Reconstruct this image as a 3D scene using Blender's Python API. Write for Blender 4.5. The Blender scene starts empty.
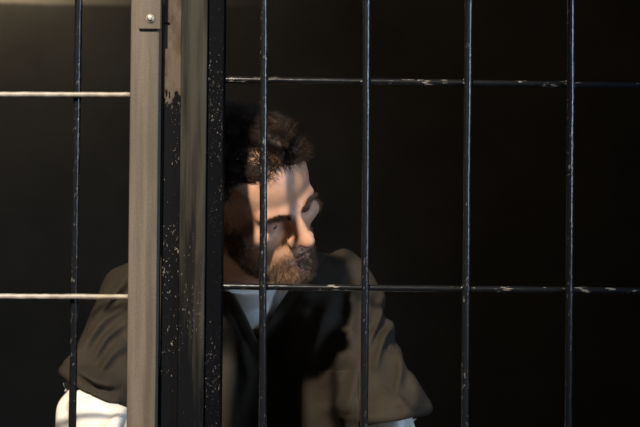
import bpy, bmesh, math, random
import numpy as np
from mathutils import Vector, Matrix

random.seed(4); RNG = np.random.default_rng(7)
scene = bpy.context.scene
COL = scene.collection

# ------------------------------------------------------------------ camera
F = 1244.0; ZC = 0.95; WALLY = 4.3; ROLL = math.radians(0.62)
cam_d = bpy.data.cameras.new('camera'); cam = bpy.data.objects.new('camera', cam_d); COL.objects.link(cam)
cam_d.sensor_width = 36.0; cam_d.lens = 36.0 * F / 640.0
cam.location = (0, 0, ZC)
cam.rotation_euler = (Matrix.Rotation(math.radians(90), 3, 'X') @ Matrix.Rotation(ROLL, 3, 'Z')).to_euler()
cam_d.dof.use_dof = True; cam_d.dof.focus_distance = 1.62; cam_d.dof.aperture_fstop = 7.0
cam_d.clip_start = 0.05
scene.camera = cam

def P(u, v, Y):
    """point of the place seen at pixel (u, v) of the photograph at depth Y"""
    a = (u - 320) / F; b = -(v - 213.5) / F
    c, s = math.cos(ROLL), math.sin(ROLL)
    return np.array([(a * c - b * s) * Y, Y, ZC + (a * s + b * c) * Y])

# ------------------------------------------------------------------ light and exposure
w = bpy.data.worlds.new('world'); scene.world = w; w.use_nodes = True
bg = w.node_tree.nodes['Background']; bg.inputs[0].default_value = (0.55, 0.75, 1.0, 1); bg.inputs[1].default_value = 0.006
scene.view_settings.view_transform = 'Standard'; scene.view_settings.look = 'None'
scene.view_settings.exposure = 0.0; scene.view_settings.gamma = 1.0
scene.view_settings.use_curve_mapping = False

def light(name, kind, loc, target, power, color, **kw):
    d = bpy.data.lights.new(name, kind); o = bpy.data.objects.new(name, d); COL.objects.link(o)
    o.location = loc; d.energy = power; d.color = color
    o.rotation_euler = (Vector(target) - Vector(loc)).to_track_quat('-Z', 'Y').to_euler()
    for k, v in kw.items(): setattr(d, k, v)
    return o
light('corridor_spot', 'SPOT', (-0.83, -1.15, 3.30), (-0.20, 1.75, 0.85), 960, (1.0, 0.87, 0.70),
      spot_size=math.radians(20), spot_blend=0.7, shadow_soft_size=0.075)
light('corridor_daylight', 'AREA', (2.0, 0.4, 1.35), (-0.1, 1.8, 0.85), 5.0, (0.54, 0.72, 1.0), shape='RECTANGLE', size=0.5, size_y=1.0, spread=math.radians(70))
light('added_bar_glint_strip', 'AREA', (-0.35, -1.2, 1.3), (0.1, 1.6, 1.0), 0.18, (0.60, 0.82, 1.0), shape='RECTANGLE', size=0.10, size_y=1.6)  # added cool strip near the camera, only for glints on the bars
light('added_wall_light', 'POINT', (-1.22, WALLY - 0.16, 2.0), (0, 0, 0), 8.0, (1.0, 0.86, 0.62), shadow_soft_size=0.05)  # unseen lamp, added to brighten the strip at the wall's top left
light('cell_ceiling_light', 'POINT', (-0.35, 2.75, 2.5), (0, 0, 0), 4.0, (1.0, 0.80, 0.60), shadow_soft_size=0.06)

# ------------------------------------------------------------------ materials
def nodes(name):
    m = bpy.data.materials.new(name); m.use_nodes = True
    nt = m.node_tree; b = nt.nodes['Principled BSDF']
    return m, nt, b
def N(nt, t, **kw):
    n = nt.nodes.new(t)
    for k, v in kw.items():
        if k in n.inputs: n.inputs[k].default_value = v
        else: setattr(n, k, v)
    return n
def ramp(nt, src, stops):
    r = nt.nodes.new('ShaderNodeValToRGB'); e = r.color_ramp.elements
    e[0].position, e[0].color = stops[0][0], (*stops[0][1], 1)
    e[1].position, e[1].color = stops[-1][0], (*stops[-1][1], 1)
    for p, c in stops[1:-1]:
        x = e.new(p); x.color = (*c, 1)
    nt.links.new(src, r.inputs[0]); return r
def noise(nt, scale, detail=4, rough=0.55, stretch=(1, 1, 1)):
    g = nt.nodes.new('ShaderNodeNewGeometry'); mp = nt.nodes.new('ShaderNodeMapping')
    mp.inputs['Scale'].default_value = stretch
    nt.links.new(g.outputs['Position'], mp.inputs['Vector'])
    n = nt.nodes.new('ShaderNodeTexNoise'); n.inputs['Scale'].default_value = scale
    n.inputs['Detail'].default_value = detail; n.inputs['Roughness'].default_value = rough
    nt.links.new(mp.outputs[0], n.inputs['Vector']); return n
def mix(nt, fac, a, b):
    m = nt.nodes.new('ShaderNodeMix'); m.data_type = 'RGBA'
    for src, i in ((fac, 0), (a, 6), (b, 7)):
        if isinstance(src, tuple): m.inputs[i].default_value = (*src, 1)
        elif isinstance(src, float): m.inputs[i].default_value = src
        else: nt.links.new(src, m.inputs[i])
    return m.outputs[2]
def bump(nt, b, src, strength, dist=0.001):
    bp = nt.nodes.new('ShaderNodeBump'); bp.inputs['Strength'].default_value = strength
    bp.inputs['Distance'].default_value = dist
    nt.links.new(src, bp.inputs['Height']); nt.links.new(bp.outputs[0], b.inputs['Normal'])

def black_paint(name, base=(0.010, 0.011, 0.013), chip=(0.20, 0.18, 0.15), amount=0.66, rough=0.42, stretch=(1, 1, 0.45), scale=320, spec=0.5):
    m, nt, b = nodes(name)
    fine = noise(nt, scale, 3, 0.6, stretch); big = noise(nt, 14, 3, 0.6, (1, 1, 0.5))
    ad = N(nt, 'ShaderNodeMath', operation='MULTIPLY_ADD'); nt.links.new(big.outputs[0], ad.inputs[0]); ad.inputs[1].default_value = 0.35
    nt.links.new(fine.outputs[0], ad.inputs[2])
    msk = ramp(nt, ad.outputs[0], [(amount + 0.17, (0, 0, 0)), (amount + 0.24, (1, 1, 1))])
    c = mix(nt, msk.outputs[0], base, chip)
    nt.links.new(c, b.inputs['Base Color'])
    b.inputs['Roughness'].default_value = rough; b.inputs['Specular IOR Level'].default_value = spec
    bump(nt, b, ad.outputs[0], 0.5, 0.0006)
    return m

def worn_steel(name, c1, c2, c3, rough=0.6):
    """bare, dirty, painted-over steel with long vertical streaks"""
    m, nt, b = nodes(name)
    st = noise(nt, 60, 5, 0.6, (1, 1, 0.05)); fine = noise(nt, 420, 3, 0.6); big = noise(nt, 9, 3, 0.5, (1, 1, 0.6))
    a = ramp(nt, st.outputs[0], [(0.32, c1), (0.52, c2), (0.7, c3)])
    f = ramp(nt, fine.outputs[0], [(0.33, (0.75, 0.72, 0.68)), (0.5, (1, 1, 1))])
    mm = nt.nodes.new('ShaderNodeMix'); mm.data_type = 'RGBA'; mm.blend_type = 'MULTIPLY'; mm.inputs[0].default_value = 0.6
    nt.links.new(a.outputs[0], mm.inputs[6]); nt.links.new(f.outputs[0], mm.inputs[7])
    g = ramp(nt, big.outputs[0], [(0.35, (0.75, 0.72, 0.68)), (0.65, (1.05, 1.02, 1.0))])
    m2 = nt.nodes.new('ShaderNodeMix'); m2.data_type = 'RGBA'; m2.blend_type = 'MULTIPLY'; m2.inputs[0].default_value = 0.8
    nt.links.new(mm.outputs[2], m2.inputs[6]); nt.links.new(g.outputs[0], m2.inputs[7])
    nt.links.new(m2.outputs[2], b.inputs['Base Color'])
    b.inputs['Roughness'].default_value = rough
    bump(nt, b, fine.outputs[0], 0.35, 0.0006)
    return m

def post_paint(name, bare, zlo, zhi, chip=(0.22, 0.2, 0.17), soft=0.21, nz=(45, 0.35)):
    """black paint worn away to bare metal above a ragged height"""
    m, nt, b = nodes(name)
    g = nt.nodes.new('ShaderNodeNewGeometry'); sp = nt.nodes.new('ShaderNodeSeparateXYZ'); nt.links.new(g.outputs['Position'], sp.inputs[0])
    n1 = noise(nt, nz[0], 5, 0.65, (1, 1, nz[1])); n2 = noise(nt, 520, 3, 0.6, (1, 1, 0.4)); big = noise(nt, 16, 4, 0.6, (1, 1, 0.35))
    mr = N(nt, 'ShaderNodeMapRange'); mr.inputs[1].default_value = zlo; mr.inputs[2].default_value = zhi
    nt.links.new(sp.outputs[2], mr.inputs[0])
    a = N(nt, 'ShaderNodeMath', operation='MULTIPLY_ADD'); nt.links.new(n1.outputs[0], a.inputs[0]); a.inputs[1].default_value = 1.3
    nt.links.new(mr.outputs[0], a.inputs[2])
    k = ramp(nt, a.outputs[0], [(1.19 - soft, (0, 0, 0)), (1.19 + soft, (1, 1, 1))])
    a2 = N(nt, 'ShaderNodeMath', operation='MULTIPLY_ADD'); nt.links.new(big.outputs[0], a2.inputs[0]); a2.inputs[1].default_value = 0.6
    nt.links.new(n2.outputs[0], a2.inputs[2])
    ch = ramp(nt, a2.outputs[0], [(0.98, (0, 0, 0)), (1.06, (1, 1, 1))])
    blk = mix(nt, ch.outputs[0], (0.006, 0.0065, 0.008), chip)
    dirt = ramp(nt, n1.outputs[0], [(0.36, tuple(x * 0.30 for x in bare)), (0.60, bare)])
    c = mix(nt, k.outputs[0], blk, dirt.outputs[0])
    nt.links.new(c, b.inputs['Base Color']); b.inputs['Roughness'].default_value = 0.62; b.inputs['Specular IOR Level'].default_value = 0.05
    bump(nt, b, a2.outputs[0], 0.5, 0.0006)
    return m

M_BAR = black_paint('chipped_black_bar_paint', chip=(0.16, 0.15, 0.13), amount=0.645, rough=0.24, spec=0.6)
M_HBAR = black_paint('flaking_black_bar_paint', chip=(0.28, 0.25, 0.21), amount=0.63, rough=0.24, spec=0.5, stretch=(0.25, 1, 1), scale=260)
M_PANEL = black_paint('chipped_black_frame_paint', base=(0.004, 0.0045, 0.006), amount=0.675, rough=0.62, scale=700, spec=0.03)
M_ROD = worn_steel('rubbed_bright_rod', (0.30, 0.28, 0.24), (0.42, 0.39, 0.33), (0.55, 0.5, 0.42), 0.4)
M_STILE = worn_steel('worn_beige_steel', (0.105, 0.087, 0.066), (0.165, 0.137, 0.107), (0.23, 0.195, 0.155))
M_PLATE = worn_steel('worn_brown_plate', (0.10, 0.08, 0.062), (0.145, 0.118, 0.094), (0.17, 0.14, 0.11))
M_POSTL = post_paint('black_paint_worn_high', (0.125, 0.098, 0.074), 1.02, 1.26)
M_POSTM = post_paint('black_paint_rubbed_grey_light_fade', (0.052, 0.048, 0.039), 0.70, 1.28, soft=0.5, nz=(70, 0.05))  # rubbed paint; the soft fade also carries light falling off down the post
def simple(name, c, rough=0.7, metal=0.0, nscale=None, var=0.3):
    m, nt, b = nodes(name)
    b.inputs['Roughness'].default_value = rough; b.inputs['Metallic'].default_value = metal
    if nscale:
        n = noise(nt, nscale, 5, 0.6)
        r = ramp(nt, n.outputs[0], [(0.3, tuple(x * (1 - var) for x in c)), (0.7, tuple(x * (1 + var) for x in c))])
        nt.links.new(r.outputs[0], b.inputs['Base Color']); bump(nt, b, n.outputs[0], 0.3, 0.002)
    else: b.inputs['Base Color'].default_value = (*c, 1)
    return m
M_BOLT = simple('zinc_bolt', (0.45, 0.42, 0.37), 0.35, 0.8, 300, 0.3)
M_WELD = simple('bare_weld', (0.5, 0.48, 0.45), 0.35, 0.9)
M_CONC = simple('dark_concrete', (0.05, 0.047, 0.042), 0.9, 0, 6, 0.35)
M_CEIL = simple('dim_ceiling', (0.10, 0.10, 0.09), 0.9, 0, 5, 0.2)

def wall_mat():
    m, nt, b = nodes('two_tone_paint_with_light_fade')
    g = nt.nodes.new('ShaderNodeNewGeometry'); sp = nt.nodes.new('ShaderNodeSeparateXYZ'); nt.links.new(g.outputs['Position'], sp.inputs[0])
    n = noise(nt, 3.0, 5, 0.6); 
    a = N(nt, 'ShaderNodeMath', operation='MULTIPLY_ADD'); nt.links.new(n.outputs[0], a.inputs[0]); a.inputs[1].default_value = 0.03
    nt.links.new(sp.outputs[2], a.inputs[2])
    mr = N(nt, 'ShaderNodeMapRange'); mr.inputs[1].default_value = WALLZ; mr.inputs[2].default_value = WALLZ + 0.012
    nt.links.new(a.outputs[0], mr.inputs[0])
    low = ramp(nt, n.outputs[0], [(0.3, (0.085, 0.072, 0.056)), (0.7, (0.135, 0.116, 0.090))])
    # pale coat above the line; its fade to the right paints in light falloff
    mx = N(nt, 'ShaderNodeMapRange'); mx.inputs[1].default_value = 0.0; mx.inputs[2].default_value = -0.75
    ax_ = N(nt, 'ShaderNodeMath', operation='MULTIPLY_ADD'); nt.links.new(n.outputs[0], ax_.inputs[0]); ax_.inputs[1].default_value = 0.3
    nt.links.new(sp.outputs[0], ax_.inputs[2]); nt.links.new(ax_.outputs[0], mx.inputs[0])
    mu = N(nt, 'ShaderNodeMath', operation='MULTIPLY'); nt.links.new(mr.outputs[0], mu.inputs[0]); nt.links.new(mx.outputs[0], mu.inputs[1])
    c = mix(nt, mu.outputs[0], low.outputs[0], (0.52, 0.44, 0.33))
    nt.links.new(c, b.inputs['Base Color']); b.inputs['Roughness'].default_value = 0.85
    bump(nt, b, n.outputs[0], 0.4, 0.004)
    return m
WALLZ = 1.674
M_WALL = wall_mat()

def cloth(name, c, rough=0.85, sheen=0.15):
    m, nt, b = nodes(name)
    n = noise(nt, 900, 2, 0.5); n2 = noise(nt, 18, 4, 0.55)
    r = ramp(nt, n2.outputs[0], [(0.3, tuple(x * 0.82 for x in c)), (0.7, tuple(x * 1.15 for x in c))])
    nt.links.new(r.outputs[0], b.inputs['Base Color']); b.inputs['Roughness'].default_value = rough
    b.inputs['Sheen Weight'].default_value = sheen; b.inputs['Sheen Roughness'].default_value = 0.5
    bump(nt, b, n.outputs[0], 0.25, 0.0005)
    return m
M_SCRUB = cloth('olive_brown_cotton', (0.040, 0.033, 0.025), 0.85, 0.0)
M_SCRUB.node_tree.nodes['Principled BSDF'].inputs['Specular IOR Level'].default_value = 0.12
M_SEAM = cloth('dark_seam_thread', (0.022, 0.019, 0.016), 0.9, 0.0)
M_WHITE = cloth('white_cotton', (0.80, 0.78, 0.72), 0.85, 0.1)
M_TROUS = cloth('dark_trousers', (0.045, 0.038, 0.030))
M_SHOE = simple('black_shoe', (0.02, 0.02, 0.02), 0.5)

def skin_mat():
    m, nt, b = nodes('skin')
    n = noise(nt, 55, 5, 0.6); n2 = noise(nt, 700, 3, 0.6)
    r = ramp(nt, n.outputs[0], [(0.3, (0.60, 0.31, 0.19)), (0.7, (0.72, 0.42, 0.27))])
    nt.links.new(r.outputs[0], b.inputs['Base Color'])
    b.inputs['Roughness'].default_value = 0.48
    b.inputs['Subsurface Weight'].default_value = 0.12
    b.inputs['Subsurface Radius'].default_value = (1.0, 0.35, 0.2); b.inputs['Subsurface Scale'].default_value = 0.006
    bump(nt, b, n2.outputs[0], 0.3, 0.0005)
    return m
M_SKIN = skin_mat()
M_HAIR = simple('dark_brown_hair', (0.036, 0.021, 0.013), 0.5, 0, 120, 0.4)
M_BEARD = simple('reddish_brown_beard', (0.24, 0.14, 0.075), 0.45, 0, 200, 0.5)
M_BROW = simple('brown_eyebrow_hair', (0.05, 0.028, 0.016), 0.5)
M_LIP = simple('lips', (0.17, 0.07, 0.055), 0.75, 0, 300, 0.15)
M_EYE = simple('eye_white', (0.55, 0.52, 0.5), 0.2)
M_IRIS = simple('dark_iris', (0.05, 0.06, 0.06), 0.15)

# ------------------------------------------------------------------ helpers
def link_mesh(name, me, mat, parent=None, smooth=True):
    me.materials.append(mat)
    if smooth: me.polygons.foreach_set('use_smooth', [True] * len(me.polygons))
    o = bpy.data.objects.new(name, me); COL.objects.link(o)
    if parent is not None:
        o.parent = parent; o.matrix_parent_inverse = Matrix.Identity(4)
        p = parent; off = Vector((0, 0, 0))
        while p is not None: off += p.location; p = p.parent
        me.transform(Matrix.Translation(-off))
    return o
def empty(name, loc, label, cat, group=None):
    o = bpy.data.objects.new(name, None); COL.objects.link(o); o.location = loc
    o['label'] = label; o['category'] = cat
    if group: o['group'] = group
    return o
def box_bm(bm, x0, x1, y0, y1, z0, z1, bevel=0.0):
    r = bmesh.ops.create_cube(bm, size=1.0)
    vs = r['verts']
    for v in vs:
        v.co = Vector(((x0 + x1) / 2 + v.co.x * (x1 - x0), (y0 + y1) / 2 + v.co.y * (y1 - y0), (z0 + z1) / 2 + v.co.z * (z1 - z0)))
    if bevel:
        es = list({e for v in vs for e in v.link_edges})
        bmesh.ops.bevel(bm, geom=es, offset=bevel, segments=2, affect='EDGES', profile=0.5)
def box(name, b, mat, parent=None, bevel=0.0, kind=None):
    bm = bmesh.new(); box_bm(bm, *b, bevel=bevel)
    me = bpy.data.meshes.new(name); bm.to_mesh(me); bm.free()
    o = link_mesh(name, me, mat, parent, smooth=False)
    if kind: o['kind'] = kind
    return o
def tube(name, pts, radii, mat, parent=None, seg=14):
    """round bar or bead chain through points"""
    pts = [Vector(p) for p in pts]; V = []; Fc = []
    for i, p in enumerate(pts):
        t = (pts[min(i + 1, len(pts) - 1)] - pts[max(i - 1, 0)]).normalized()
        a = t.orthogonal().normalized() if abs(t.z) < 0.9 else Vector((1, 0, 0)); a = (a - t * a.dot(t)).normalized(); c = t.cross(a)
        r = radii[i] if hasattr(radii, '__len__') else radii
        for k in range(seg):
            an = 2 * math.pi * k / seg; V.append(p + (a * math.cos(an) + c * math.sin(an)) * r)
    for i in range(len(pts) - 1):
        for k in range(seg):
            Fc.append((i * seg + k, i * seg + (k + 1) % seg, (i + 1) * seg + (k + 1) % seg, (i + 1) * seg + k))
    Fc.append(tuple(range(seg))[::-1]); Fc.append(tuple(range((len(pts) - 1) * seg, len(pts) * seg)))
    me = bpy.data.meshes.new(name); me.from_pydata(V, [], Fc); me.update()
    return link_mesh(name, me, mat, parent)

# ------------------------------------------------------------------ the cell
BY = 1.555                                    # plane of the bars
box('floor', (-2.6, 2.6, -2.2, WALLY + 0.2, -0.1, 0.0), M_CONC, kind='structure')
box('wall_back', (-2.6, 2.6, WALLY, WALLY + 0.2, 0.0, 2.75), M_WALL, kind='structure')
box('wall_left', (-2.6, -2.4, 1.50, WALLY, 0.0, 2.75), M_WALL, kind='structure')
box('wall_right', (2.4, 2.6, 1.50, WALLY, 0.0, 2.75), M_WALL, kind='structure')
box('ceiling', (-2.6, 2.6, 1.50, WALLY + 0.2, 2.75, 2.9), M_CEIL, kind='structure')
box('trim_1', (-2.4, 2.4, 1.52, 1.60, 2.35, 2.75), M_PANEL, kind='structure')
BT = 2.35

def X(u, Y=BY): return float(P(u, 213.5, Y)[0])
def vbar(u, y, parent, r=0.0046, ub=None, z0=0.03, z1=BT - 0.02):
    # a bar that may lean a hair: u at the top of the picture, ub at its foot
    ub = u if ub is None else ub
    a = P(u, 0, y); b = P(ub, 427, y); pts = []
    n = 70
    for i in range(n + 1):
        z = z0 + (z1 - z0) * i / n; t = (z - b[2]) / (a[2] - b[2]); t = max(-0.6, min(1.6, t))
        pts.append((b[0] + (a[0] - b[0]) * t + random.gauss(0, 0.00016), y + random.gauss(0, 0.00016), z))
    return tube('vertical_bar', pts, [r * random.uniform(0.96, 1.05) for _ in pts], M_BAR, parent)
def hbar(p0, p1, parent, r=0.0045, mat=None):
    n = 60; pts = []
    for i in range(n + 1):
        t = i / n; p = Vector(p0).lerp(Vector(p1), t)
        p.z += random.gauss(0, 0.00014); pts.append(p)
    return tube('horizontal_bar', pts, [r * random.uniform(0.97, 1.04) for _ in pts], mat or M_HBAR, parent)

# --- left gate
gate = empty('barred_gate', (-0.7, BY, 0.03), 'barred steel gate at the left with a worn beige edge post', 'gate')
yg = BY - 0.012
sx0, sx1 = X(130.2, yg - 0.02), X(158.9, yg - 0.02)
for top, bot in ((78.5, 72.5), (-26, -31), (-130, -134)):
    vbar(top, BY + 0.004, gate, ub=bot, r=0.0047)
for v in (94.3, 296.3):
    a = P(-190, v - 0.5, BY - 0.005); b = P(131, v + 0.6, BY - 0.005)
    hbar(a, b, gate, r=0.0034, mat=M_ROD)
for dz in (-0.52, 0.52):
    z = float(P(0, 195, BY)[2]) + dz
    hbar((X(-190), BY - 0.005, z), (X(130), BY - 0.005, z), gate, r=0.0042)
st = box('edge_post', (0, sx1 - sx0, yg - 0.022, yg + 0.016, 0.03, BT - 0.03), M_STILE, None, bevel=0.0022)
# the post leans a hair to the left at its foot, like the bars beside it
pt = P(128.8, 213.5, yg - 0.02); sl = 0.0
def lean(o, xref, zref, slope):
    for v in o.data.vertices: v.co.x += xref + (v.co.z - zref) * slope
lean(st, pt[0], pt[2], sl)
st.parent = gate; st.data.transform(Matrix.Translation(-gate.location))
q = P(138.5, 29, yg - 0.025); q2 = P(160.8, 0, yg - 0.025)
plate = box('latch_plate', (q[0], q2[0], yg - 0.0262, yg - 0.0222, q[2], q2[2] + 0.09), M_PLATE, gate, bevel=0.0008)
def bolt(name, c, r, parent):
    bm = bmesh.new()
    bmesh.ops.create_cone(bm, segments=28, radius1=r, radius2=r * 0.94, depth=0.0018, cap_ends=True, matrix=Matrix.Translation(c) @ Matrix.Rotation(math.pi / 2, 4, 'X'))
    bmesh.ops.create_uvsphere(bm, u_segments=24, v_segments=12, radius=r * 0.86, matrix=Matrix.Translation((c[0], c[1] - 0.0005, c[2])) @ Matrix.Diagonal((1, 0.55, 1, 1)))
    bmesh.ops.create_cone(bm, segments=6, radius1=r * 0.42, radius2=r * 0.36, depth=0.003, cap_ends=True, matrix=Matrix.Translation((c[0], c[1] - r * 0.5, c[2])) @ Matrix.Rotation(math.pi / 2, 4, 'X'))
    me = bpy.data.meshes.new(name); bm.to_mesh(me); bm.free()
    return link_mesh(name, me, M_BOLT, parent, smooth=False)
bc = P(150.3, 18.5, yg - 0.027); bolt('bolt', bc, 0.0051, plate)
bolt('bolt', (bc[0], bc[1], bc[2] + 0.07), 0.0051, plate)

# --- the post the gate shuts against
post = empty('door_post', (X(185), BY, 0.0), 'wide black painted steel post in the middle, its paint rubbed bare near the top', 'post')
def prof(name, u0t, u1t, u0b, u1b, yf, depth, mat, parent, bevel=0.0012, z0=0.0, z1=BT):
    o = box(name, (X((u0t + u0b) / 2, yf), X((u1t + u1b) / 2, yf), yf, yf + depth, z0, z1), mat, None)
    if bevel:
        bm = bmesh.new(); bm.from_mesh(o.data)
        bmesh.ops.bevel(bm, geom=bm.edges[:], offset=bevel, segments=2, affect='EDGES', profile=0.5)
        bm.to_mesh(o.data); bm.free()
    o.parent = parent; o.data.transform(Matrix.Translation(-parent.location))
    return o
prof('stop_angle', 163.8, 180.5, 159.8, 178.5, BY - 0.012, 0.05, M_POSTL, post)
prof('core_tube', 180.8, 206.0, 178.0, 204.5, BY - 0.018, 0.06, M_POSTM, post)
# small latch nick welded on the post
nk = P(166.5, 23, BY - 0.013)
box('latch_tab', (nk[0] - 0.003, nk[0] + 0.004, nk[1] - 0.0015, nk[1] + 0.002, nk[2] - 0.0008, nk[2] + 0.0008), M_PANEL, post, bevel=0.0003)

# --- right panel
panel = empty('cell_grille', (X(420), BY, 0.0), 'fixed panel of thin black steel bars right of the post, in front of the man', 'cell bars')
prof('side_stile', 206.8, 223.0, 205.2, 221.2, BY - 0.010, 0.035, M_PANEL, panel)
for top, bot in ((264.0, 262.5), (366.8, 364.2), (468.5, 464.8), (571.0, 568.3), (674, 671)):
    vbar(top, BY - 0.005, panel, ub=bot, r=0.0047)
for v0, v1 in ((79.6, 86.0), (286.4, 291.2)):
    a = P(216, v0, BY + 0.0035); b = P(720, v1 + 0.5, BY + 0.0035)
    hbar(a, b, panel, r=0.0041)
for dz in (-0.52, 0.52):
    z = float(P(0, 185, BY)[2]) + dz
    hbar((X(216), BY + 0.0035, z), (X(720), BY + 0.0035, z), panel, r=0.0041)
def weld(u, v, s=0.0015):
    c = P(u, v, BY - 0.005); bm = bmesh.new()
    bmesh.ops.create_icosphere(bm, subdivisions=2, radius=s, matrix=Matrix.Translation(c))
    for vv in bm.verts: vv.co += Vector((random.gauss(0, .0002), 0, random.gauss(0, .0002)))
    me = bpy.data.meshes.new('weld_bead'); bm.to_mesh(me); bm.free(); link_mesh('weld_bead', me, M_WELD, panel)
for u, v in ((463.6, 79.6), (463.9, 83.2), (566.2, 81.0), (565.6, 84.0), (361.2, 81.5), (461.6, 287.6)): weld(u, v, 0.0011)

# ------------------------------------------------------------------ distance-field modelling
def length(v): return np.sqrt((v * v).sum(-1))
def ell(p, c, r):
    q = p - np.asarray(c, float); r = np.asarray(r, float)
    k0 = length(q / r); k1 = length(q / (r * r)) + 1e-9
    return k0 * (k0 - 1) / k1
def cap(p, a, b, ra, rb):
    a = np.asarray(a, float); b = np.asarray(b, float); ab = b - a
    t = np.clip(((p - a) @ ab) / (ab @ ab), 0, 1)
    return length(p - a - t[..., None] * ab) - (ra + (rb - ra) * t)
def smin(a, b, k):
    h = np.clip(0.5 + 0.5 * (b - a) / k, 0, 1); return b + (a - b) * h - k * h * (1 - h)
def smax(a, b, k): return -smin(-a, -b, k)
def rot_ell(p, c, r, R):
    return ell((p - np.asarray(c, float)) @ R, (0, 0, 0), r)
def Rx(d):
    a = math.radians(d); return np.array([[1, 0, 0], [0, math.cos(a), -math.sin(a)], [0, math.sin(a), math.cos(a)]])
def Ry(d):
    a = math.radians(d); return np.array([[math.cos(a), 0, math.sin(a)], [0, 1, 0], [-math.sin(a), 0, math.cos(a)]])
def Rz(d):
    a = math.radians(d); return np.array([[math.cos(a), -math.sin(a), 0], [math.sin(a), math.cos(a), 0], [0, 0, 1]])
_T = RNG.random((32, 32, 32)).astype(np.float32)
def vnoise(p):
    i = np.floor(p).astype(int); f = p - i; f = f * f * (3 - 2 * f); i &= 31; j = (i + 1) & 31
    def g(a, b, c): return _T[a, b, c]
    x0, y0, z0 = i[..., 0], i[..., 1], i[..., 2]; x1, y1, z1 = j[..., 0], j[..., 1], j[..., 2]
    fx, fy, fz = f[..., 0], f[..., 1], f[..., 2]
    c00 = g(x0, y0, z0) * (1 - fx) + g(x1, y0, z0) * fx; c10 = g(x0, y1, z0) * (1 - fx) + g(x1, y1, z0) * fx
    c01 = g(x0, y0, z1) * (1 - fx) + g(x1, y0, z1) * fx; c11 = g(x0, y1, z1) * (1 - fx) + g(x1, y1, z1) * fx
    return (c00 * (1 - fy) + c10 * fy) * (1 - fz) + (c01 * (1 - fy) + c11 * fy) * fz - 0.5

def axis(segs):
    """[(start, end, step), ...] -> rectilinear coordinates"""
    out = []
    for a, b, h in segs: out.append(np.linspace(a, b, max(2, int(round((b - a) / h)) + 1))[:-1])
    out.append(np.array([segs[-1][1]])); return np.concatenate(out)
def surface(name, fn, ax, mat, parent):
    xs, ys, zs = ax; S = 4
    n = [len(a) for a in ax]
    cs = [a[::S] for a in ax]
    G = np.stack(np.meshgrid(*cs, indexing='ij'), -1).reshape(-1, 3)
    D = np.concatenate([fn(g) for g in np.array_split(G, max(1, len(G) // 200000))]).reshape([len(c) for c in cs])
    idx = [np.minimum(np.round(np.arange(k) / S).astype(int), len(c) - 1) for k, c in zip(n, cs)]
    A = D[np.ix_(*idx)].astype(np.float32)
    stp = [np.gradient(a) for a in ax]
    lim = np.sqrt((stp[0][:, None, None]) ** 2 + (stp[1][None, :, None]) ** 2 + (stp[2][None, None, :]) ** 2) * S * 0.8 + 0.008
    m = np.abs(A) < lim; I = np.argwhere(m)
    for k in range(0, len(I), 300000):
        J = I[k:k + 300000]
        A[J[:, 0], J[:, 1], J[:, 2]] = fn(np.stack([xs[J[:, 0]], ys[J[:, 1]], zs[J[:, 2]]], -1))
    A[0] = np.maximum(A[0], 1e-4); A[-1] = np.maximum(A[-1], 1e-4)
    A[:, 0] = np.maximum(A[:, 0], 1e-4); A[:, -1] = np.maximum(A[:, -1], 1e-4)
    A[:, :, 0] = np.maximum(A[:, :, 0], 1e-4); A[:, :, -1] = np.maximum(A[:, :, -1], 1e-4)
    B = A < 0
    c8 = [B[i:n[0] - 1 + i, j:n[1] - 1 + j, k:n[2] - 1 + k] for i in (0, 1) for j in (0, 1) for k in (0, 1)]
    act = np.logical_or.reduce(c8) & ~np.logical_and.reduce(c8)
    C = np.argwhere(act); vid = -np.ones(act.shape, dtype=np.int64); vid[act] = np.arange(len(C))
    acc = np.zeros((len(C), 3)); cnt = np.zeros(len(C))
    corners = [(i, j, k) for i in (0, 1) for j in (0, 1) for k in (0, 1)]
    def pos(c): return np.stack([xs[C[:, 0] + c[0]], ys[C[:, 1] + c[1]], zs[C[:, 2] + c[2]]], -1), A[C[:, 0] + c[0], C[:, 1] + c[1], C[:, 2] + c[2]]
    for a in corners:
        for d in range(3):
            if a[d]: continue
            b = list(a); b[d] = 1
            pa, va = pos(a); pb, vb = pos(b)
            x = (va < 0) != (vb < 0); t = np.where(x, va / np.where(x, va - vb, 1), 0)[:, None]
            acc += np.where(x[:, None], pa + (pb - pa) * t, 0); cnt += x
    V = acc / cnt[:, None]; Q = []
    for d in range(3):
        e = [(1, 2), (2, 0), (0, 1)][d]
        s0 = [slice(None)] * 3; s1 = [slice(None)] * 3; s0[d] = slice(0, n[d] - 1); s1[d] = slice(1, n[d])
        cr = B[tuple(s0)] != B[tuple(s1)]; E = np.argwhere(cr)
        ok = (E[:, e[0]] > 0) & (E[:, e[1]] > 0) & (E[:, e[0]] < n[e[0]] - 1) & (E[:, e[1]] < n[e[1]] - 1); E = E[ok]
        def cell(du, dv):
            q = E.copy(); q[:, e[0]] -= du; q[:, e[1]] -= dv; return vid[q[:, 0], q[:, 1], q[:, 2]]
        q = np.stack([cell(1, 1), cell(0, 1), cell(0, 0), cell(1, 0)], -1)
        flip = ~B[tuple(E.T)]; q[flip] = q[flip][:, ::-1]; Q.append(q)
    Q = np.concatenate(Q)
    me = bpy.data.meshes.new(name); me.from_pydata(V.tolist(), [], Q.tolist()); me.update()
    return link_mesh(name, me, mat, parent), V

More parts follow.
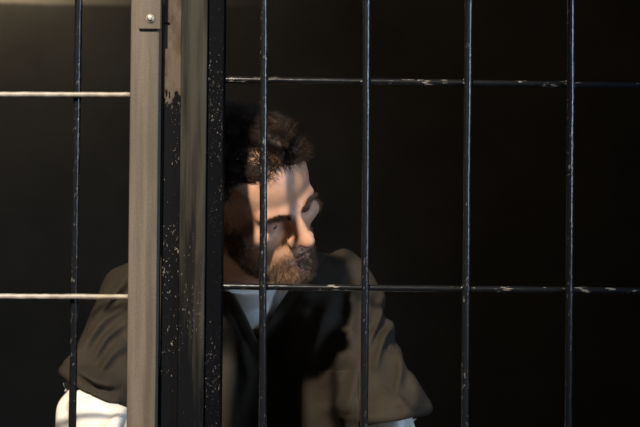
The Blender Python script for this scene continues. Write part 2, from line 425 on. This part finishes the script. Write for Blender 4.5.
# ------------------------------------------------------------------ the man: joints
HEADO = P(252, 191.5, 1.745)                       # head origin (between the eyes, inside the skull)
RH = Ry(-9) @ Rx(31) @ Rz(37.5) @ Rx(2)            # head turned to its left, bowed towards the bars
HS = 0.965
SL = P(128, 306, 2.00); SR = P(348, 302, 2.00)  # shoulders (left / right in the picture)
EL = P(89, 421, 1.80); ER = P(405, 474, 1.82)
WL = np.array([-0.20, 1.705, 0.585]); WR = np.array([-0.02, 1.70, 0.59])
NB = P(238, 286, 2.03); PEL = np.array([-0.12, 2.33, 0.50])
HIP = [np.array([-0.21, 2.30, 0.50]), np.array([-0.03, 2.30, 0.50])]
KNE = [np.array([-0.335, 1.84, 0.535]), np.array([0.10, 1.86, 0.535])]
ANK = [np.array([-0.30, 1.98, 0.09]), np.array([0.08, 1.98, 0.09])]
NECKTOP = HEADO + RH @ np.array([0, 0.030, -0.075])

def head_local(p): return ((p - HEADO) @ RH) / HS
def head_field(q):
    ax_ = np.abs(q[..., 0]); s = np.stack([ax_, q[..., 1], q[..., 2]], -1)
    d = ell(s, (0, 0.014, 0.033), (0.076, 0.098, 0.076))
    d = smin(d, ell(s, (0, -0.030, 0.030), (0.062, 0.060, 0.052)), 0.03)
    d = smin(d, ell(s, (0, -0.036, -0.030), (0.059, 0.053, 0.072)), 0.025)
    d = smin(d, ell(s, (0.0, -0.040, -0.078), (0.050, 0.046, 0.034)), 0.02)
    d = smin(d, cap(s, (0.052, 0.008, -0.052), (0.018, -0.070, -0.104), 0.014, 0.013), 0.025)   # jaw line
    d = smin(d, ell(s, (0, -0.084, -0.104), (0.021, 0.015, 0.015)), 0.018)                       # chin
    d = smin(d, cap(s, (0.012, -0.0910, 0.0045), (0.043, -0.0770, 0.0080), 0.0090, 0.0075), 0.012)   # brow ridge
    d = smin(d, ell(s, (0.046, -0.064, -0.026), (0.019, 0.017, 0.014)), 0.020)                   # cheekbone
    d = smax(d, -ell(s, (0.031, -0.102, -0.011), (0.020, 0.0235, 0.0130)), 0.012)                 # eye socket
    d = smin(d, ell(s, (0, -0.076, -0.066), (0.030, 0.021, 0.026)), 0.014)                       # muzzle
    # eyelids
    lid = length(s - np.array((0.031, -0.0725, -0.0075))) - 0.0138
    slit = cap(s, (0.021, -0.0875, -0.0130), (0.042, -0.0845, -0.0120), 0.0017, 0.0014)
    lid = smax(lid, -slit, 0.0015)
    d = smin(d, lid, 0.004)
    # nose
    ns = cap(s, (0, -0.090, 0.008), (0, -0.111, -0.030), 0.0072, 0.0088)
    ns = smin(ns, cap(s, (0, -0.085, -0.002), (0, -0.094, -0.040), 0.008, 0.012), 0.006)
    ns = smin(ns, ell(s, (0, -0.1165, -0.0375), (0.0108, 0.0100, 0.0092)), 0.007)
    ns = smin(ns, ell(s, (0.0132, -0.1015, -0.0405), (0.0072, 0.0105, 0.0080)), 0.005)
    d = smin(d, ns, 0.007)
    d = smax(d, -ell(s, (0.0068, -0.1065, -0.0492), (0.0034, 0.006, 0.0048)), 0.002)
    # alar crease and nasolabial hollow
    d = smax(d, -cap(s, (0.0215, -0.1005, -0.036), (0.0225, -0.097, -0.048), 0.0015, 0.0015), 0.004)
    d = smax(d, -cap(s, (0.024, -0.1015, -0.048), (0.034, -0.0925, -0.066), 0.0022, 0.0022), 0.008)
    d = smax(d, -cap(s, (0, -0.1055, -0.056), (0, -0.1035, -0.062), 0.0018, 0.0022), 0.004)      # philtrum
    # lips
    d = smin(d, cap(s, (0, -0.0955, -0.0685), (0.020, -0.0875, -0.0722), 0.0048, 0.0022), 0.004)
    d = smin(d, cap(s, (0, -0.0940, -0.0775), (0.018, -0.0870, -0.0752), 0.0052, 0.0026), 0.004)
    d = smax(d, -cap(s, (0, -0.1020, -0.0728), (0.029, -0.0875, -0.0755), 0.0022, 0.0018), 0.0018)
    d = smax(d, -ell(s, (0, -0.1000, -0.0880), (0.016, 0.0055, 0.0042)), 0.008)                  # under lower lip
    # frown lines between the brows
    d = smax(d, -cap(s, (0.0055, -0.0985, 0.010), (0.0045, -0.0985, 0.024), 0.0012, 0.0010), 0.004)
    d = smax(d, -ell(s, (0.074, -0.046, 0.012), (0.012, 0.030, 0.026)), 0.022)                   # temple
    # ears
    e = (s - np.array((0.079, 0.016, -0.012))) @ Rz(-18) @ Rx(-8)
    er = ell(e, (0, 0, 0), (0.0062, 0.0175, 0.031))
    er = smax(er, -ell(e, (0.0075, -0.002, 0.002), (0.006, 0.0115, 0.022)), 0.003)
    d = smin(d, er, 0.006)
    return d

def hand(p, wrist, fwd, side, up):
    """palm, four fingers and a side-rooted thumb, slightly curled"""
    f, s, u = [np.asarray(v, float) / np.linalg.norm(v) for v in (fwd, side, up)]
    def W(a, b, c): return wrist + f * a + s * b + u * c
    d = cap(p, wrist, W(0.03, 0, 0), 0.025, 0.027)
    d = smin(d, cap(p, W(0.03, -0.018, 0), W(0.082, -0.026, 0), 0.017, 0.012), 0.02)
    d = smin(d, cap(p, W(0.03, 0.018, 0), W(0.084, 0.024, 0), 0.017, 0.012), 0.02)
    for b, L in ((-0.031, 0.058), (-0.011, 0.072), (0.010, 0.077), (0.030, 0.068)):
        k = W(0.082, b, 0.002); m = k + f * L * 0.45 - u * L * 0.16; t = m + f * L * 0.36 - u * L * 0.42
        d = smin(d, smin(cap(p, k, m, 0.0100, 0.0088), cap(p, m, t, 0.0088, 0.0075), 0.003), 0.006)
    a = W(0.022, 0.026, -0.004); b = W(0.058, 0.052, -0.014); c = W(0.086, 0.056, -0.022)
    d = smin(d, smin(cap(p, a, b, 0.014, 0.0105), cap(p, b, c, 0.0105, 0.0085), 0.003), 0.008)
    return d

def torso_field(p, g=0.0):
    R = Rx(-34)
    d = rot_ell(p, NB * 0.62 + PEL * 0.38 + np.array([0, -0.010, 0.02]), (0.172 + g, 0.115 + g, 0.225 + g), Rx(-38))
    d = smin(d, cap(p, SL + np.array([.035, 0.01, .0]), SR + np.array([-.035, 0.01, .0]), 0.058 + g, 0.058 + g), 0.06)
    d = smin(d, cap(p, NB + np.array([0, 0.02, 0.0]), SL + np.array([.02, 0.01, .008]), 0.055 + g, 0.045 + g), 0.04)
    d = smin(d, cap(p, NB + np.array([0, 0.02, 0.0]), SR + np.array([-.02, 0.01, .008]), 0.055 + g, 0.045 + g), 0.04)
    d = smin(d, cap(p, PEL + np.array([-.06, -.02, .03]), PEL + np.array([.06, -.02, .03]), 0.125 + g, 0.125 + g), 0.08)
    return d
def body_field(p):
    d = smin(head_field(head_local(p)) * HS, cap(p, NECKTOP, NB + np.array([0, 0.0, 0.02]), 0.056, 0.064), 0.022)
    d = smin(d, torso_field(p, -0.024), 0.03)
    for S_, E_, W_ in ((SL, EL, WL), (SR, ER, WR)):
        d = smin(d, cap(p, S_ + np.array([0, .01, -.01]), E_, 0.040, 0.033), 0.02)
        d = smin(d, cap(p, E_, W_, 0.034, 0.026), 0.012)
    d = np.minimum(d, 1.0)
    for W_, E_, sd in ((WL, EL, 1), (WR, ER, -1)):
        f = W_ - E_; f = f / np.linalg.norm(f); f = f * 0.6 + np.array([0, -0.15, -0.55]); f /= np.linalg.norm(f)
        s = np.cross(f, (0, 0, 1.0)); s /= np.linalg.norm(s); u = np.cross(s, f)
        d = smin(d, hand(p, W_, f, -s * sd * -1, u), 0.01)
    for H_, K_, A_ in zip(HIP, KNE, ANK):
        d = smin(d, cap(p, H_, K_, 0.080, 0.055), 0.03)
        d = smin(d, cap(p, K_, A_, 0.053, 0.036), 0.015)
        d = smin(d, cap(p, A_ + np.array([0, .02, -.045]), A_ + np.array([0, -.17, -.055]), 0.033, 0.026), 0.02)
    return d

man = empty('person', (-0.12, 2.05, 0.0),
            'bearded man in dark top over white shirt, sitting behind the bars, head bowed', 'person')
ax_body = (axis([(-0.46, -0.20, 0.007), (-0.20, 0.02, 0.0021), (0.02, 0.26, 0.007)]),
           axis([(1.58, 1.66, 0.006), (1.66, 1.86, 0.0021), (1.86, 2.50, 0.008)]),
           axis([(0.0, 0.82, 0.008), (0.82, 1.10, 0.0021)]))
skin, SV = surface('body', body_field, ax_body, M_SKIN, man)

# ------------------------------------------------------------------ clothing
def seg_t(p, a, b):
    ab = b - a; return ((p - a) @ ab) / (ab @ ab)
def folds_arm(p, S_, E_, seed, dirn=1.0):
    """creases that run obliquely round the sleeve, pulling from the shoulder"""
    ax_ = (E_ - S_) / np.linalg.norm(E_ - S_)
    q = p - S_; t = q @ ax_
    r = q - t[:, None] * ax_; ang = np.arctan2(r[:, 0] * dirn, -r[:, 1])
    wv = vnoise(p * 13 + seed) * 2.6 + vnoise(p * 30 + seed) * 0.7
    f = np.sin(t * 62 + ang * 2.2 + wv * 2.4); f2 = np.sin(t * 118 - ang * 1.2 + wv * 4 + 1.0)
    amp = np.clip((vnoise(p * 9 + seed + 5) + 0.5) * 1.3, 0, 1)
    return amp * (0.006 * np.sign(f) * np.abs(f) ** 1.3 + 0.002 * f2) + 0.001
CREASES = [  # ridges pulled in the cloth: points in the picture, height, width
    ([(138, 262), (100, 300), (80, 345)], 0.006, 0.010), ([(130, 300), (104, 318), (88, 348)], 0.008, 0.006),
    ([(131, 318), (112, 334), (98, 356)], 0.008, 0.005), ([(133, 338), (120, 350), (104, 372)], 0.007, 0.005),
    ([(88, 360), (104, 370), (130, 379)], 0.008, 0.005), ([(86, 380), (100, 387), (130, 393)], 0.008, 0.006),
    ([(120, 270), (112, 290), (92, 318)], 0.005, 0.006),
    ([(396, 322), (386, 342), (370, 368)], 0.010, 0.006), ([(404, 350), (398, 368), (390, 388)], 0.007, 0.006),
    ([(386, 296), (378, 322), (370, 350)], 0.007, 0.005), ([(392, 375), (398, 392), (404, 408)], 0.005, 0.007),
    ([(334, 300), (320, 340), (306, 385)], 0.008, 0.010), ([(352, 318), (342, 350), (322, 392)], 0.007, 0.008),
    ([(356, 352), (350, 385), (345, 420)], 0.006, 0.007), ([(300, 330), (288, 370), (286, 420)], 0.006, 0.010),
    ([(362, 276), (352, 300), (348, 330)], 0.006, 0.007), ([(235, 350), (244, 385), (240, 425)], 0.006, 0.010)]
CREASES = [([P(u, v, 1.88)[[0, 2]] for u, v in L], a * 1.05, w_) for L, a, w_ in CREASES]
def creases(p):
    q = p[:, [0, 2]] + 0.014 * np.stack([vnoise(p * 20), vnoise(p * 20 + 9)], -1); out = np.zeros(len(p))
    for L, a_, w_ in CREASES:
        dd = np.full(len(p), 9.0); ss = np.zeros(len(p)); n_ = len(L) - 1
        for k_, (A_, B_) in enumerate(zip(L[:-1], L[1:])):
            e = B_ - A_; t = np.clip(((q - A_) @ e) / (e @ e), 0, 1); d_ = length(q - A_ - t[:, None] * e)
            ss = np.where(d_ < dd, (k_ + t) / n_, ss); dd = np.minimum(dd, d_)
        env = np.sin(np.pi * np.clip(ss, 0.0, 1.0)) ** 0.7
        out += a_ * env * (np.exp(-(dd / w_) ** 2) - 0.35 * np.exp(-((dd - 2.2 * w_) / w_) ** 2))
    return out
def dress_field(p, g, fold=1.0):
    d = torso_field(p, g)
    sl = cap(p, SL + np.array([.02, 0, 0]), SL * 0.16 + EL * 0.84 + np.array([-.004, 0, 0.0]), 0.056 + g, 0.060 + g)
    sr = cap(p, SR + np.array([-.02, 0, 0]), SR * 0.12 + ER * 0.88 + np.array([.008, 0, 0.0]), 0.054 + g, 0.062 + g)
    if fold:
        sl = sl - fold * folds_arm(p, SL, EL, 3.0, 1.0); sr = sr - fold * folds_arm(p, SR, ER, 11.0, -1.0)
        c = vnoise(p * np.array([7, 7, 4.5]) + 2)
        wv = vnoise(p * 10 + 20)
        d = d - fold * (0.010 * c + 0.0060 * np.sin((p[:, 0] * 0.9 + p[:, 2] * 0.35) * 75 + wv * 7) * np.clip(0.5 + 1.6 * vnoise(p * 6 + 40), 0, 1))
    d = smin(d, sl, 0.05); d = smin(d, sr, 0.065)
    if fold: d = d - creases(p)
    return d
def v_open(p, au, av, lu, lv, ru, rv, Y):
    """wedge of the V neck, negative inside: from the apex up to the two collar points (a front-to-back prism)"""
    A_, L_, R_ = P(au, av, Y), P(lu, lv, Y), P(ru, rv, Y)
    # prism runs along the line of the neck opening: back and slightly up
    dirv = np.array([0.0, 1.0, -0.12])
    def side(a, b, sgn):
        e = b - a; nrm = np.cross(e, dirv); nrm /= np.linalg.norm(nrm); return sgn * ((p - a) @ nrm)
    return np.maximum(side(A_, L_, 1), side(A_, R_, -1))
def shirt_field(p):
    d = dress_field(p, 0.004)
    co = cap(p, NECKTOP * 0.6 + NB * 0.4, NB, 0.0645, 0.073)
    cn = np.array([0.22, -0.42, 0.88]); cn /= np.linalg.norm(cn)
    d = smin(d, smax(co, (p - P(244, 273, 1.93)) @ cn, 0.004), 0.02)
    v = v_open(p, 255, 338, 216, 250, 303, 268, 1.93)
    neck = np.maximum(cap(p, NECKTOP, NB, 0.0595, 0.064), -((p - P(244, 279, 1.93)) @ cn))
    front = p[:, 1] - 2.03
    d = smin(d, cap(p, P(322, 372, 1.97), P(336, 460, 1.97), 0.045, 0.055), 0.05)
    d = smax(d, -np.maximum(v, front), 0.003)
    d = smax(d, -neck, 0.006)
    v = np.where(front < 0, v, 9.0)
    # stitched band along the V
    vb = np.abs(v - 0.018); d = d + np.where(front < 0, 0.0016 * np.exp(-(vb / 0.0022) ** 2), 0)
    # sleeve hems
    for S_, E_, R_, hp, nn in ((SL, EL, 0.050, P(92, 394, 1.84), (-.46, -.15, -.88)), (SR, ER, 0.046, P(405, 420, 1.85), (.16, -.2, -.97))):
        nn = np.array(nn) / np.linalg.norm(nn); t = (p - hp) @ nn
        a = (E_ - S_) / np.linalg.norm(E_ - S_)
        near = (length(p - hp) < 0.13) & (np.abs(p[:, 0] + 0.12) > 0.16)
        hem = vnoise(p * 18) * 0.010
        d = np.where(near, d + 0.0014 * np.exp(-((t + hem + 0.017) / 0.0022) ** 2), d)
        d = np.where(near, smax(d, t + hem, 0.012), d)
        cc = S_ + a * ((hp - S_) @ a); inner = cap(p, cc - a * 0.01, cc + a * 0.2, R_, R_)
        d = np.where(near, smax(d, -inner, 0.003), d)
    d = smax(d, 0.50 - p[:, 2], 0.004)
    return d
ax_sh = (axis([(-0.47, 0.28, 0.0030)]), axis([(1.66, 2.15, 0.0030), (2.15, 2.50, 0.006)]), axis([(0.50, 0.98, 0.0030)]))
surface('scrub_top', shirt_field, ax_sh, M_SCRUB, man)

def pocket_field(p):
    d = smin(dress_field(p, 0.004), cap(p, P(322, 372, 1.97), P(336, 460, 1.97), 0.045, 0.055), 0.05) - 0.0026
    a, b, c = P(301, 371, 1.9), P(358, 368, 1.9), P(331, 440, 1.9)
    x = p[:, 0]; z = p[:, 2]
    r_ = np.maximum(np.maximum(a[0] - x, x - b[0]), np.maximum(c[2] - z, z - (a[2] + (x - a[0]) / (b[0] - a[0]) * (b[2] - a[2]))))
    return smax(smax(d, r_, 0.0015), p[:, 1] - 1.98, 0.002)
_a, _c = P(300, 366, 1.9), P(360, 445, 1.9)
surface('chest_pocket', pocket_field, (axis([(_a[0] - .01, _c[0] + .01, 0.0018)]), axis([(1.78, 1.99, 0.0022)]), axis([(_c[2] - .01, _a[2] + .01, 0.0018)])), M_SCRUB, man)

def under_field(p):
    d = dress_field(p, -0.007)
    # drop the outer sleeves: keep the vest part and build the long sleeves on their own
    neck = cap(p, NECKTOP, NB + np.array([0, 0.0, 0.02]), 0.059, 0.066)
    d = smax(d, -neck, 0.004)
    co = cap(p, NECKTOP * 0.6 + NB * 0.4, NB, 0.0600, 0.067)
    cn = np.array([0.22, -0.42, 0.88]); cn /= np.linalg.norm(cn)
    d = smin(d, smax(co, (p - P(244, 277, 1.93)) @ cn, 0.003), 0.006)
    for S_, E_, k in ((SL, EL, 0.74), (SR, ER, 0.70)):
        a = (E_ - S_) / np.linalg.norm(E_ - S_); L = np.linalg.norm(E_ - S_)
        t = (p - S_) @ a - L * k; near = length(p - (S_ + a * L * (k + .1))) < 0.13
        d = np.where(near, np.maximum(d, t), d)
    for S_, E_, W_, sd in ((SL, EL, WL, 5.0), (SR, ER, WR, 9.0)):
        w1 = vnoise(p * 20 + sd); ux = (p - E_) @ ((W_ - E_) / np.linalg.norm(W_ - E_))
        f = 0.0035 * np.sin(ux * 150 + w1 * 9 + (p[:, 2] - E_[2]) * 60) * np.clip(0.6 + 2 * vnoise(p * 9 + sd), 0, 1)
        arm = smin(cap(p, S_ * 0.45 + E_ * 0.55, E_, 0.030, 0.043), cap(p, E_, W_ + (E_ - W_) * 0.05, 0.048, 0.033), 0.012) - f
        d = smin(d, arm, 0.004)
    d = smax(d, 0.52 - p[:, 2], 0.004)
    return d
ax_un = (axis([(-0.44, 0.24, 0.0040)]), axis([(1.63, 2.48, 0.0044)]), axis([(0.52, 0.96, 0.0040)]))
surface('white_undershirt', under_field, ax_un, M_WHITE, man)

def trouser_field(p):
    d = cap(p, PEL + np.array([-.06, -.02, .02]), PEL + np.array([.06, -.02, .02]), 0.130, 0.130)
    d = smax(d, p[:, 2] - 0.62, 0.01)
    for H_, K_, A_ in zip(HIP, KNE, ANK):
        d = smin(d, cap(p, H_, K_, 0.086, 0.064), 0.03)
        d = smin(d, cap(p, K_, A_ + np.array([0, 0, 0.01]), 0.062, 0.062), 0.02)
    d = d - 0.004 * np.sin(p[:, 2] * 60 + p[:, 1] * 40 + vnoise(p * 10) * 8)
    return smax(d, 0.075 - p[:, 2], 0.004)
surface('trousers', trouser_field, (axis([(-0.46, 0.24, 0.009)]), axis([(1.72, 2.52, 0.009)]), axis([(0.05, 0.66, 0.009)])), M_TROUS, man)
for A_ in ANK:
    def shoe_field(p, A_=A_):
        d = cap(p, A_ + np.array([0, .025, -.04]), A_ + np.array([0, -.185, -.052]), 0.044, 0.034)
        d = smin(d, cap(p, A_ + np.array([0, .0, -.03]), A_ + np.array([0, -.02, 0.0]), 0.046, 0.045), 0.03)
        return smax(d, 0.002 - p[:, 2], 0.003)
    surface('shoe', shoe_field, (axis([(A_[0] - .07, A_[0] + .07, .007)]), axis([(A_[1] - .25, A_[1] + .09, .007)]), axis([(0.0, 0.16, .007)])), M_SHOE, man)

# ------------------------------------------------------------------ hair, beard, eyebrows
def to_world(q): return HEADO + (q * HS) @ RH.T
def grad_local(q, e=0.0012):
    g = np.stack([head_field(q + np.eye(3)[i] * e) - head_field(q - np.eye(3)[i] * e) for i in range(3)], -1)
    return g / (length(g)[:, None] + 1e-9)
def hair_w(q):
    """signed: positive inside the hair region"""
    x, y, z = np.abs(q[..., 0]), q[..., 1], q[..., 2]
    line = np.where(y < -0.02, 0.066 + 0.20 * (x - 0.01).clip(0) * -1 + 0.9 * (x - 0.030).clip(0, 0.012),
                    np.interp(y, [-0.02, 0.0, 0.012, 0.04, 0.12], [0.030, -0.012, 0.008, -0.030, -0.062]))
    side = np.interp(y, [-0.085, -0.055, -0.035, -0.02], [0.066, 0.058, 0.034, 0.030])
    line = np.where(y < -0.02, np.minimum(line, 0.072) * 0 + np.where(x > 0.045, side, 0.064 + 0.006 * np.cos(x * 90)), line)
    return z - line
def beard_w(q):
    x, y, z = np.abs(q[..., 0]), q[..., 1], q[..., 2]
    top = np.interp(x, [0, 0.012, 0.022, 0.032, 0.045, 0.056, 0.064], [-0.052, -0.0525, -0.054, -0.062, -0.060, -0.045, 0.010])
    wv = top - z
    wv = np.where(y > 0.004, -1, wv)
    lips = (x < 0.017) & (z < -0.0700) & (z > -0.0800) & (y < -0.078)
    return np.where(lips, -1, wv)

def hair_base(p):
    q = head_local(p)
    d = head_field(q)
    hw = hair_w(q)
    th = np.clip(hw / 0.022, 0, 1); top = np.clip((q[:, 2] - 0.02) / 0.06, 0, 1)
    front = np.clip((-q[:, 1]) / 0.06, 0, 1)
    thick = (0.002 + 0.005 * top + 0.002 * top * front) * th - 0.004 * (1 - th)
    lum = vnoise(q * 60) * 0.006 + vnoise(q * 130 + 9) * 0.003
    lum = lum + 0.0016 * np.sin(q[:, 0] * 700 + vnoise(q * 60 + 3) * 16)
    return d - thick - lum * th
hb_o, hbV = surface('hair', hair_base, (axis([(-0.26, 0.02, 0.0028)]), axis([(1.66, 1.97, 0.0028)]), axis([(0.84, 1.11, 0.0028)])), M_HAIR, man)

def strands(name, roots, nrm, length_f, dir_f, r0, mat, steps=6, curl=0.35, curl_freq=45, parent=man):
    n = len(roots); pts = [roots.copy()]; L = length_f(roots)
    d = dir_f(roots, nrm); d /= length(d)[:, None]
    ph = RNG.random((n, 3)) * 0.6
    p = roots.copy()
    for s in range(steps):
        c = np.stack([vnoise(p * curl_freq + 7 + ph), vnoise(p * curl_freq + 17 + ph), vnoise(p * curl_freq + 27 + ph)], -1) * 2
        d = d + c * curl + RNG.normal(0, 0.05, (n, 3)); d /= length(d)[:, None]
        # never dive back into the head
        hd = head_field(p); g = nrm; k = np.clip(1 - hd / 0.003, 0, 1)[:, None]
        d = d + g * k * 0.6; d /= length(d)[:, None]
        p = p + d * (L / steps)[:, None]; pts.append(p.copy())
    pts = np.stack(pts, 1)                                    # n, steps+1, 3
    T = np.gradient(pts, axis=1); T /= length(T)[..., None] + 1e-9
    ref = np.array([0.3, 0.5, 0.81]); a = np.cross(T, ref); a /= length(a)[..., None] + 1e-9; b = np.cross(T, a)
    K = steps + 1; rad = r0 * (1 - 0.85 * (np.arange(K) / steps) ** 1.5)
    V = []
    for k in range(3):
        an = 2 * math.pi * k / 3; V.append(pts + (a * math.cos(an) + b * math.sin(an)) * rad[None, :, None])
    V = np.stack(V, 2).reshape(-1, 3)                         # n, K, 3
    base = (np.arange(n) * K * 3)[:, None, None]; i = np.arange(steps)[None, :, None] * 3; k = np.arange(3)[None, None, :]; k2 = (k + 1) % 3
    Q = np.stack([base + i + k, base + i + k2, base + i + 3 + k2, base + i + 3 + k], -1).reshape(-1, 4)
    me = bpy.data.meshes.new(name); me.from_pydata(to_world(V).tolist(), [], Q.tolist()); me.update()
    return link_mesh(name, me, mat, parent)

SQ = head_local(SV)
near = (length(SQ) < 0.17) & (np.abs(head_field(SQ)) < 0.002); SQ = SQ[near]
# -- scalp hair
hw = hair_w(SQ); cand = SQ[hw > 0.001]
HQ = cand[RNG.integers(0, len(cand), 20000)] + RNG.normal(0, 0.0008, (20000, 3))
HN = grad_local(HQ)
def hair_len(q):
    top = np.clip((q[:, 2] - 0.015) / 0.06, 0, 1); return (0.010 + 0.015 * top) * RNG.uniform(0.75, 1.25, len(q))
def hair_dir(q, n):
    top = np.clip((q[:, 2] - 0.02) / 0.05, 0, 1)[:, None]
    back = np.array([0.25, 0.65, 0.25]); down = np.array([0.0, 0.45, -0.85])
    return n * (0.35 + 0.2 * top) + back * top * 0.8 + down * (1 - top) * 0.8 + RNG.normal(0, 0.16, q.shape)
hs = strands('hair_strands', HQ, HN, hair_len, hair_dir, 0.00042, M_HAIR, steps=8, curl=0.6, curl_freq=75)
# -- loose forelock
fl = cand[(cand[:, 1] < -0.055) & (cand[:, 2] < 0.09)]
FQ = fl[RNG.integers(0, len(fl), 260)]; FN = grad_local(FQ)
strands('forelock', FQ, FN, lambda q: RNG.uniform(0.012, 0.024, len(q)),
        lambda q, n: n * 0.75 + np.array([0.35, -0.35, 0.35]) + RNG.normal(0, 0.3, q.shape), 0.00045, M_HAIR, steps=8, curl=0.7, curl_freq=70)
# -- beard
bw = beard_w(SQ); cb = SQ[(bw > 0.0)]
wgt = np.clip(beard_w(cb) / 0.012, 0.06, 1); wgt = wgt / wgt.sum()
BQ = cb[RNG.choice(len(cb), 8000, p=wgt)] + RNG.normal(0, 0.0007, (8000, 3)); BN = grad_local(BQ)
def beard_len(q): return (0.003 + 0.006 * np.clip(beard_w(q) / 0.03, 0, 1)) * RNG.uniform(0.7, 1.3, len(q))
strands('beard', BQ, BN, beard_len, lambda q, n: n * 0.42 + np.array([0, -0.10, -0.80]) + np.stack([np.sign(q[:, 0]) * 0.25, q[:, 0] * 0, q[:, 0] * 0], -1) + RNG.normal(0, 0.22, q.shape),
        0.00027, M_BEARD, steps=4, curl=0.25, curl_freq=90)
# -- eyebrows
xa, ya, za = np.abs(SQ[:, 0]), SQ[:, 1], SQ[:, 2]
line = np.interp(xa, [0.008, 0.03, 0.05], [0.0020, 0.0085, 0.0050]); hwid = np.interp(xa, [0.008, 0.03, 0.05], [0.0045, 0.0035, 0.0012])
eb = SQ[(xa > 0.009) & (xa < 0.046) & (np.abs(za - line) < hwid) & (ya < -0.06)]
if len(eb):
    EQ = eb[RNG.integers(0, len(eb), 900)] + RNG.normal(0, 0.0006, (900, 3)); EN = grad_local(EQ)
    strands('eyebrows', EQ, EN, lambda q: RNG.uniform(0.005, 0.009, len(q)),
            lambda q, n: n * 0.30 + np.stack([np.sign(q[:, 0]) * 0.8, q[:, 0] * 0, 0.25 + q[:, 0] * 0], -1) + RNG.normal(0, 0.15, q.shape),
            0.00028, M_BROW, steps=4, curl=0.1)
# -- lips (colour of their own, as a thin part over the mouth)
def lip_field(p):
    q = head_local(p); s = np.stack([np.abs(q[..., 0]), q[..., 1], q[..., 2]], -1)
    d = head_field(q) - 0.0004
    m = np.minimum(cap(s, (0, -0.0985, -0.0690), (0.020, -0.0885, -0.0725), 0.0042, 0.0016), cap(s, (0, -0.0975, -0.0775), (0.018, -0.0885, -0.0750), 0.0048, 0.0018))
    m = np.maximum(m, -cap(s, (0, -0.1020, -0.0728), (0.026, -0.0890, -0.0748), 0.0026, 0.0022))
    return smax(d, m, 0.0008)
Lc = to_world(np.array([[0, -0.09, -0.073]]))[0]
surface('lips', lip_field, tuple(axis([(Lc[i] - 0.035, Lc[i] + 0.035, 0.0011)]) for i in range(3)), M_LIP, man)
# -- eyes
for sgn in (-1, 1):
    c = to_world(np.array([[sgn * 0.031, -0.0725, -0.0075]]))[0]
    bm = bmesh.new(); bmesh.ops.create_uvsphere(bm, u_segments=24, v_segments=16, radius=0.0128, matrix=Matrix.Translation(c))
    me = bpy.data.meshes.new('eye'); bm.to_mesh(me); bm.free(); eo = link_mesh('eye', me, M_EYE, man)
    f = RH @ np.array([0.25, -1, -0.42]); f = f / np.linalg.norm(f)
    bm = bmesh.new(); bmesh.ops.create_uvsphere(bm, u_segments=20, v_segments=12, radius=0.0062, matrix=Matrix.Translation(c + f * 0.0078))
    me = bpy.data.meshes.new('iris'); bm.to_mesh(me); bm.free(); link_mesh('iris', me, M_IRIS, eo)

# ------------------------------------------------------------------ the bench he sits on
bench = empty('bench', (-0.12, 2.40, 0.0), 'plain grey concrete bench the man behind the bars sits on', 'bench')
box('seat_slab', (-0.95, 0.75, 2.16, 2.62, 0.325, 0.385), M_CONC, bench, bevel=0.006)
for x in (-0.85, 0.55): box('support', (x, x + 0.10, 2.22, 2.58, 0.0, 0.325), M_CONC, bench, bevel=0.004)

# ------------------------------------------------------------------ unseen wall lamp, added to brighten the pale strip
lamp = empty('added_wall_lamp', (-1.22, WALLY, 2.0), 'unseen round lamp added on the back wall to brighten its top left', 'lamp')
tube('added_lamp_base', [(-1.22, WALLY, 2.0), (-1.22, WALLY - 0.03, 2.0)], 0.07, M_PANEL, lamp, seg=28)
